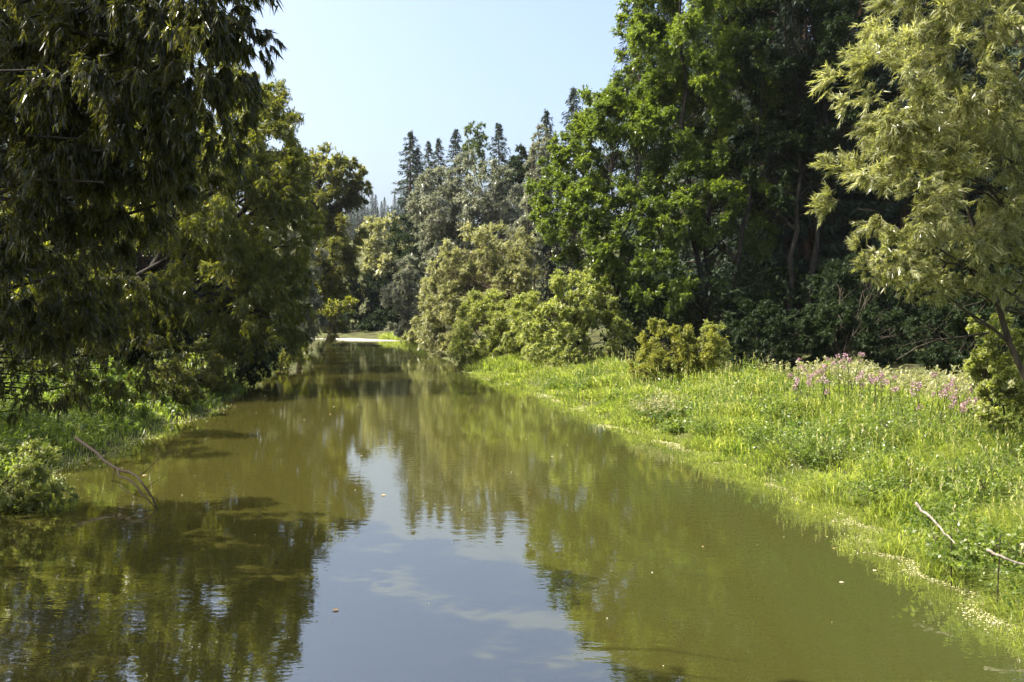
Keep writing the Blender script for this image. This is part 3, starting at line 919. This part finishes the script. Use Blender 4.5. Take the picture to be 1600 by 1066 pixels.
# ---- separate clumps on the right bank
def clump(label, px, py, d, rpx, hpx, mat, n=150, lw=.07):
    x, y = wx(px, d), d
    z = float(ground_h(x, y))
    r = rpx * d / F_PX
    h = hpx * d / F_PX * 1.8
    root = link("weed_clump", None, loc=(x, y, z), label=label, cat="weed clump", group="leafy clumps on the right bank")
    b, s = Buf(), Buf()
    D = nrm(sphere(n) * [1, 1, .35] + [0, 0, .8])
    S = rng.normal(size=(n, 3)) * [r * .35, r * .35, .02]
    twigs(b, S, D, h * rng.uniform(.7, 1.3, n), 30, lw, lw * .5, droop=.2, leafdroop=.2, spread=1.2, flat=.5)
    for i in range(0, n, 6):
        tube(s, curve(S[i] + [0, 0, -.05], S[i] + D[i] * h * .85, (0, 0, .02), 4), [.008, .007, .005, .003], 4)
    link("foliage", b.mesh("weed_foliage", mat), root, kind="stuff")
    link("stems", s.mesh("weed_stems", M['bark'], True), root, kind="stuff")


for q in [("round leafy clump overhanging the right waterline, darker on its right side", 1278, 745, 17.8, 50, 42, M['herb']),
          ("brownish weed clump mid-slope below the yellow-green shrub", 1035, 640, 25.5, 34, 30, M['greybush']),
          ("low dark green clump at the waterline below the brownish clump", 1062, 688, 23.6, 26, 16, M['herb']),
          ("leafy clump on the slope left of the round waterline clump", 1205, 700, 20, 34, 28, M['herb']),
          ("nettle clump high on the bank below the left pink flowers", 1200, 640, 23, 44, 26, M['herb']),
          ("leafy clump beside the bleached stick nearest the waterline", 1400, 790, 14.5, 44, 34, M['herb']),
          ("large leafy clump at the right edge under the bush", 1560, 780, 13.6, 70, 55, M['herb']),
          ("leafy clump in the lower right corner by the water", 1540, 920, 10.9, 60, 50, M['herb']),
          ("leafy clump between the two patches of pink flowers", 1420, 650, 18.5, 60, 42, M['herb'])]:
    clump(*q)


# ---- pink flowering plants
def flower_plant(label, px, d, h, n=9, cat="flowers"):
    x, y = wx(px, d), d
    z = float(ground_h(x, y))
    root = link("pink_flower_plant", None, loc=(x, y, z), label=label, cat=cat, group="pink flowering plants on the bank")
    st, lf, fl = Buf(), Buf(), Buf()
    for i in range(n):
        D = nrm(np.array([rng.normal() * .2, rng.normal() * .2, 1]))
        hh = h * rng.uniform(.65, 1.05)
        s = np.array([rng.normal() * .14, rng.normal() * .14, -.03])
        e = s + D * hh
        tube(st, curve(s, e, (rng.normal() * .05, 0, 0), 5), [.01, .009, .007, .006, .004], 4)
        twigs(lf, s[None], D[None], np.array([hh]), 26, .11, .034, droop=0, leafdroop=.1, spread=1.3)
        for q in range(2):
            c = e + rng.normal(size=3) * [.045, .045, .07]
            m = 20
            N = sphere(m)
            leaves(fl, c + N * .03, nrm(N + [0, 0, .3]), sphere(m), .045, .032)
    link("stems", st.mesh("flower_stems", M['barkdark'], True), root, kind="stuff")
    link("leaves", lf.mesh("flower_leaves", M['herb']), root, kind="stuff")
    link("blossom", fl.mesh("flower_blossom", M['flower']), root, kind="stuff")


FL = [("leftmost pink flowering plant on the bank top", 1246, 23, 1.15), ("pink flowering plant, second from left in the left patch", 1272, 22.6, 1.0), ("pink flowering plant, third from left in the left patch", 1296, 23, 1.05),
      ("tallest reddish-tipped flowering plant at the right of the left patch", 1322, 22.8, 1.2), ("short pink flowering plant, first one right of the tall reddish one", 1346, 22.2, .85), ("short pink flowering plant alone between the two patches", 1372, 21.8, .8),
      ("pale pink flowering plant at the left of the right patch", 1445, 19.5, 1.0), ("tall pink flowering plant in the middle of the right patch", 1474, 19.2, 1.15), ("pink flowering plant at the right of the right patch, next to the bush", 1500, 18.8, .95), ("low pale pink plant in front of the bush foot", 1528, 17.6, .75)]
for lab, px, d, h in FL:
    flower_plant(lab, px, d, h + .3, n=6)


# ------------------------------------------------------------------ dead wood
def stick(name, label, pts, r, mat, cat, twigs_=()):
    b = Buf()
    P = np.array(pts, float)
    root = link(name, None, loc=tuple(P[0]), label=label, cat=cat)
    n = 12
    t = np.linspace(0, len(P) - 1, n)
    Q = np.stack([np.interp(t, range(len(P)), P[:, i]) for i in range(3)], -1) - P[0]
    Q[1:-1] += rng.normal(size=(n - 2, 3)) * r * .35
    tube(b, Q, np.linspace(r, r * .45, n), 8)
    link("stem", b.mesh(name + "_stem", mat, True), root)
    for (a, e, rr) in twigs_:
        tb = Buf()
        tube(tb, curve(np.array(a) - P[0], np.array(e) - P[0], (0, 0, .08), 7, .015), np.linspace(rr, rr * .3, 7), 6)
        link("twig", tb.mesh(name + "_twig", mat, True), root)


def pt(px, py, d):
    return (wx(px, d), d, wz(py, d))


stick("dead_stick", "bleached dead stick lying in the grass, the left of two", [pt(1436, 788, 11.7), pt(1468, 820, 11.1), pt(1498, 852, 10.6)], .021, M['deadwood'], "stick")
stick("dead_stick", "bleached dead stick lying at the right frame edge, the lower of two", [pt(1548, 862, 9.9), pt(1580, 876, 9.7), pt(1640, 895, 9.5)], .02, M['deadwood'], "stick")
stick("stake", "short dark stake upright at the end of the left bleached stick", [pt(1494, 925, 10.7), pt(1492, 822, 10.7)], .009, M['wetwood'], "stake")
stick("stake", "short dark stake upright behind the lower bleached stick", [pt(1566, 955, 9.8), pt(1570, 838, 9.8)], .009, M['wetwood'], "stake")
stick("fallen_branch", "dark forked branch dipping from the left bank into the water", [pt(115, 685, 17.4), pt(150, 712, 16.9), pt(182, 736, 16.3), pt(206, 741, 15.9), pt(225, 763, 15.4), pt(241, 798, 14.9)], .034, M['wetwood'], "branch",
      [(pt(180, 735, 16.3), pt(238, 795, 15.0), .024), (pt(176, 735, 16.3), pt(170, 768, 16.2), .01), (pt(215, 745, 15.6), pt(275, 700, 15.8), .008), (pt(225, 765, 15.3), pt(268, 740, 15.3), .006), (pt(180, 760, 16.0), pt(215, 789, 15.5), .009), (pt(150, 705, 16.8), pt(205, 716, 16.9), .008)])
stick("dead_branch", "bare grey branch with twigs jutting left from the bush under the pale willow", [pt(1545, 520, 16.5), pt(1490, 527, 16.3), pt(1440, 538, 16.1), pt(1402, 562, 16.0)], .022, M['bark'], "branch",
      [(pt(1490, 527, 16.3), pt(1445, 505, 16.1), .011), (pt(1470, 530, 16.2), pt(1396, 545, 15.9), .01), (pt(1455, 515, 16.2), pt(1425, 512, 16.0), .007), (pt(1475, 522, 16.3), pt(1482, 492, 16.2), .006), (pt(1450, 510, 16.1), pt(1462, 496, 16.1), .006), (pt(1460, 532, 16.2), pt(1420, 520, 16.0), .006)])


# ------------------------------------------------------------------ floating scum, leaves
def flakes(name, label, X, Y, size, mat, cat, z=.005):
    b = Buf()
    n = len(X)
    k = 6
    th = np.linspace(0, 2 * math.pi, k, endpoint=False)[None] + rng.random((n, 1)) * 6
    r = size[:, None] * rng.uniform(.5, 1.2, (n, k))
    V = np.stack([X[:, None] + r * np.cos(th), Y[:, None] + r * np.sin(th) * .8, z + rng.uniform(0, .006, (n, k))], -1)
    V = np.concatenate([V, np.stack([X, Y, np.full(n, z + .012)], -1)[:, None]], 1).reshape(-1, 3)
    i = np.arange(n)[:, None, None] * (k + 1)
    j = np.arange(k)[None, :, None]
    T = (i + np.concatenate([j, (j + 1) % k, np.full_like(j, k)], -1)).reshape(-1, 3)
    b.add(V, T=T, at=np.repeat(rng.random(n), k))
    link(name, b.mesh(name, mat), kind="stuff", label=label, cat=cat)


M['scum'] = leaf_mat("algae_scum", [(0, (.16, .18, .05)), (.5, (.26, .26, .10)), (.85, (.4, .36, .2)), (1, (.6, .55, .42))], trans=.1, rough=.8, spec=.2)
M['palescum'] = leaf_mat("pale_scum", [(0, (.30, .28, .22)), (1, (.52, .48, .43))], trans=.05, rough=.8, spec=.2)
M['debris'] = leaf_mat("floating_debris", [(0, (.3, .27, .16)), (.7, (.55, .5, .36)), (1, (.6, .33, .08))], trans=.1, rough=.6)
n = 24000
y = 8 * (50 / 8) ** rng.random(n)
pz = vnoise(y, y * 0, .9, 2)
kk = rng.random(n) < np.clip(.35 + .8 * pz, .06, 1)
y, pz = y[kk], pz[kk]
n = len(y)
dr = np.abs(rng.normal(size=n)) * (.10 + .34 * np.clip(pz + .1, 0, 1))
flakes("floating_scum", "pale algae scum gathered along the right waterline", Redge(y) - dr - .12, y, rng.uniform(.003, .008, n) * rng.choice([1, 1, 1, 2.4], n) * np.clip(y / 14, 1, 2.2), M['scum'], "scum")
n = 1500
y = 14 * (34 / 14) ** rng.random(n)
flakes("shore_scum", "whitish scum gathered along the left waterline", Ledge(y) + np.abs(rng.normal(size=n)) * .3 - .1, y, rng.uniform(.008, .03, n), M['scum'], "scum")
n = 3600
y = rng.uniform(97, 107, n)
x = Redge(y) - np.abs(rng.normal(size=n)) * 2.6 + .2
k = x > Ledge(y)
flakes("pale_shoal", "pale strip of scum across the far river bend", x[k], y[k], rng.uniform(.08, .28, k.sum()), M['palescum'], "scum")
n = 90
y = 8 * (60 / 8) ** rng.random(n)
x = Ledge(y) + (Redge(y) - Ledge(y)) * rng.random(n)
flakes("floating_specks", "tiny pale specks and fallen leaves drifting on the water", x, y, rng.uniform(.006, .018, n) * np.clip(y / 14, .8, 2.5), M['debris'], "floating debris")


def float_leaf(label, px, py, ln, tint):
    d = CAM_H * F_PX / (py - HOR)
    b = Buf()
    n = 14
    t = np.linspace(0, 1, n // 2)
    hw = np.sin(t * math.pi) ** .8 * .32
    V = np.vstack([np.stack([t, hw, .05 * np.sin(t * 3) + .08 * hw], -1), np.stack([t, -hw, .05 * np.sin(t * 3) + .08 * hw], -1)]) * ln
    m = n // 2
    i = np.arange(m - 1)
    b.add(V, np.stack([i, i + 1, m + i + 1, m + i], -1), aq=tint)
    o = link("floating_leaf", b.mesh("floating_leaf", M['debris'], True), loc=(wx(px, d), d, .008), label=label, cat="leaf", group="fallen leaves on the water")
    o.rotation_euler = (0, 0, rng.uniform(0, 6))


float_leaf("orange fallen leaf floating on the reflected sky near the bottom", 515, 960, .09, 1.0)
float_leaf("orange fallen leaf floating farther up on the reflected sky", 602, 776, .1, 1.0)
float_leaf("pale leaf floating near the right bank, upper of a pair", 1372, 897, .07, .6)
float_leaf("pale leaf floating near the right bank, lower of a pair", 1325, 915, .07, .5)
float_leaf("pale curled leaf caught beside the forked fallen branch", 218, 745, .11, .8)

# ------------------------------------------------------------------ valley haze
def make_haze():
    b = Buf()
    x0, x1, y0, y1, z0, z1 = -3300, 3300, -2300, 4300, -2.5, 75
    V = [(x, y, z) for z in (z0, z1) for y in (y0, y1) for x in (x0, x1)]
    b.add(V, [(0, 2, 3, 1), (4, 5, 7, 6), (0, 1, 5, 4), (2, 6, 7, 3), (0, 4, 6, 2), (1, 3, 7, 5)])
    m, nt, out = newmat("thin_haze")
    v = nt.nodes.new("ShaderNodeVolumePrincipled")
    v.inputs["Color"].default_value = (.86, .92, 1, 1)
    v.inputs["Density"].default_value = .0001
    v.inputs["Anisotropy"].default_value = .35
    nt.links.new(v.outputs[0], out.inputs["Volume"])
    link("haze", b.mesh("haze", m), kind="stuff", label="thin summer haze hanging in the valley air", cat="haze")


make_haze()
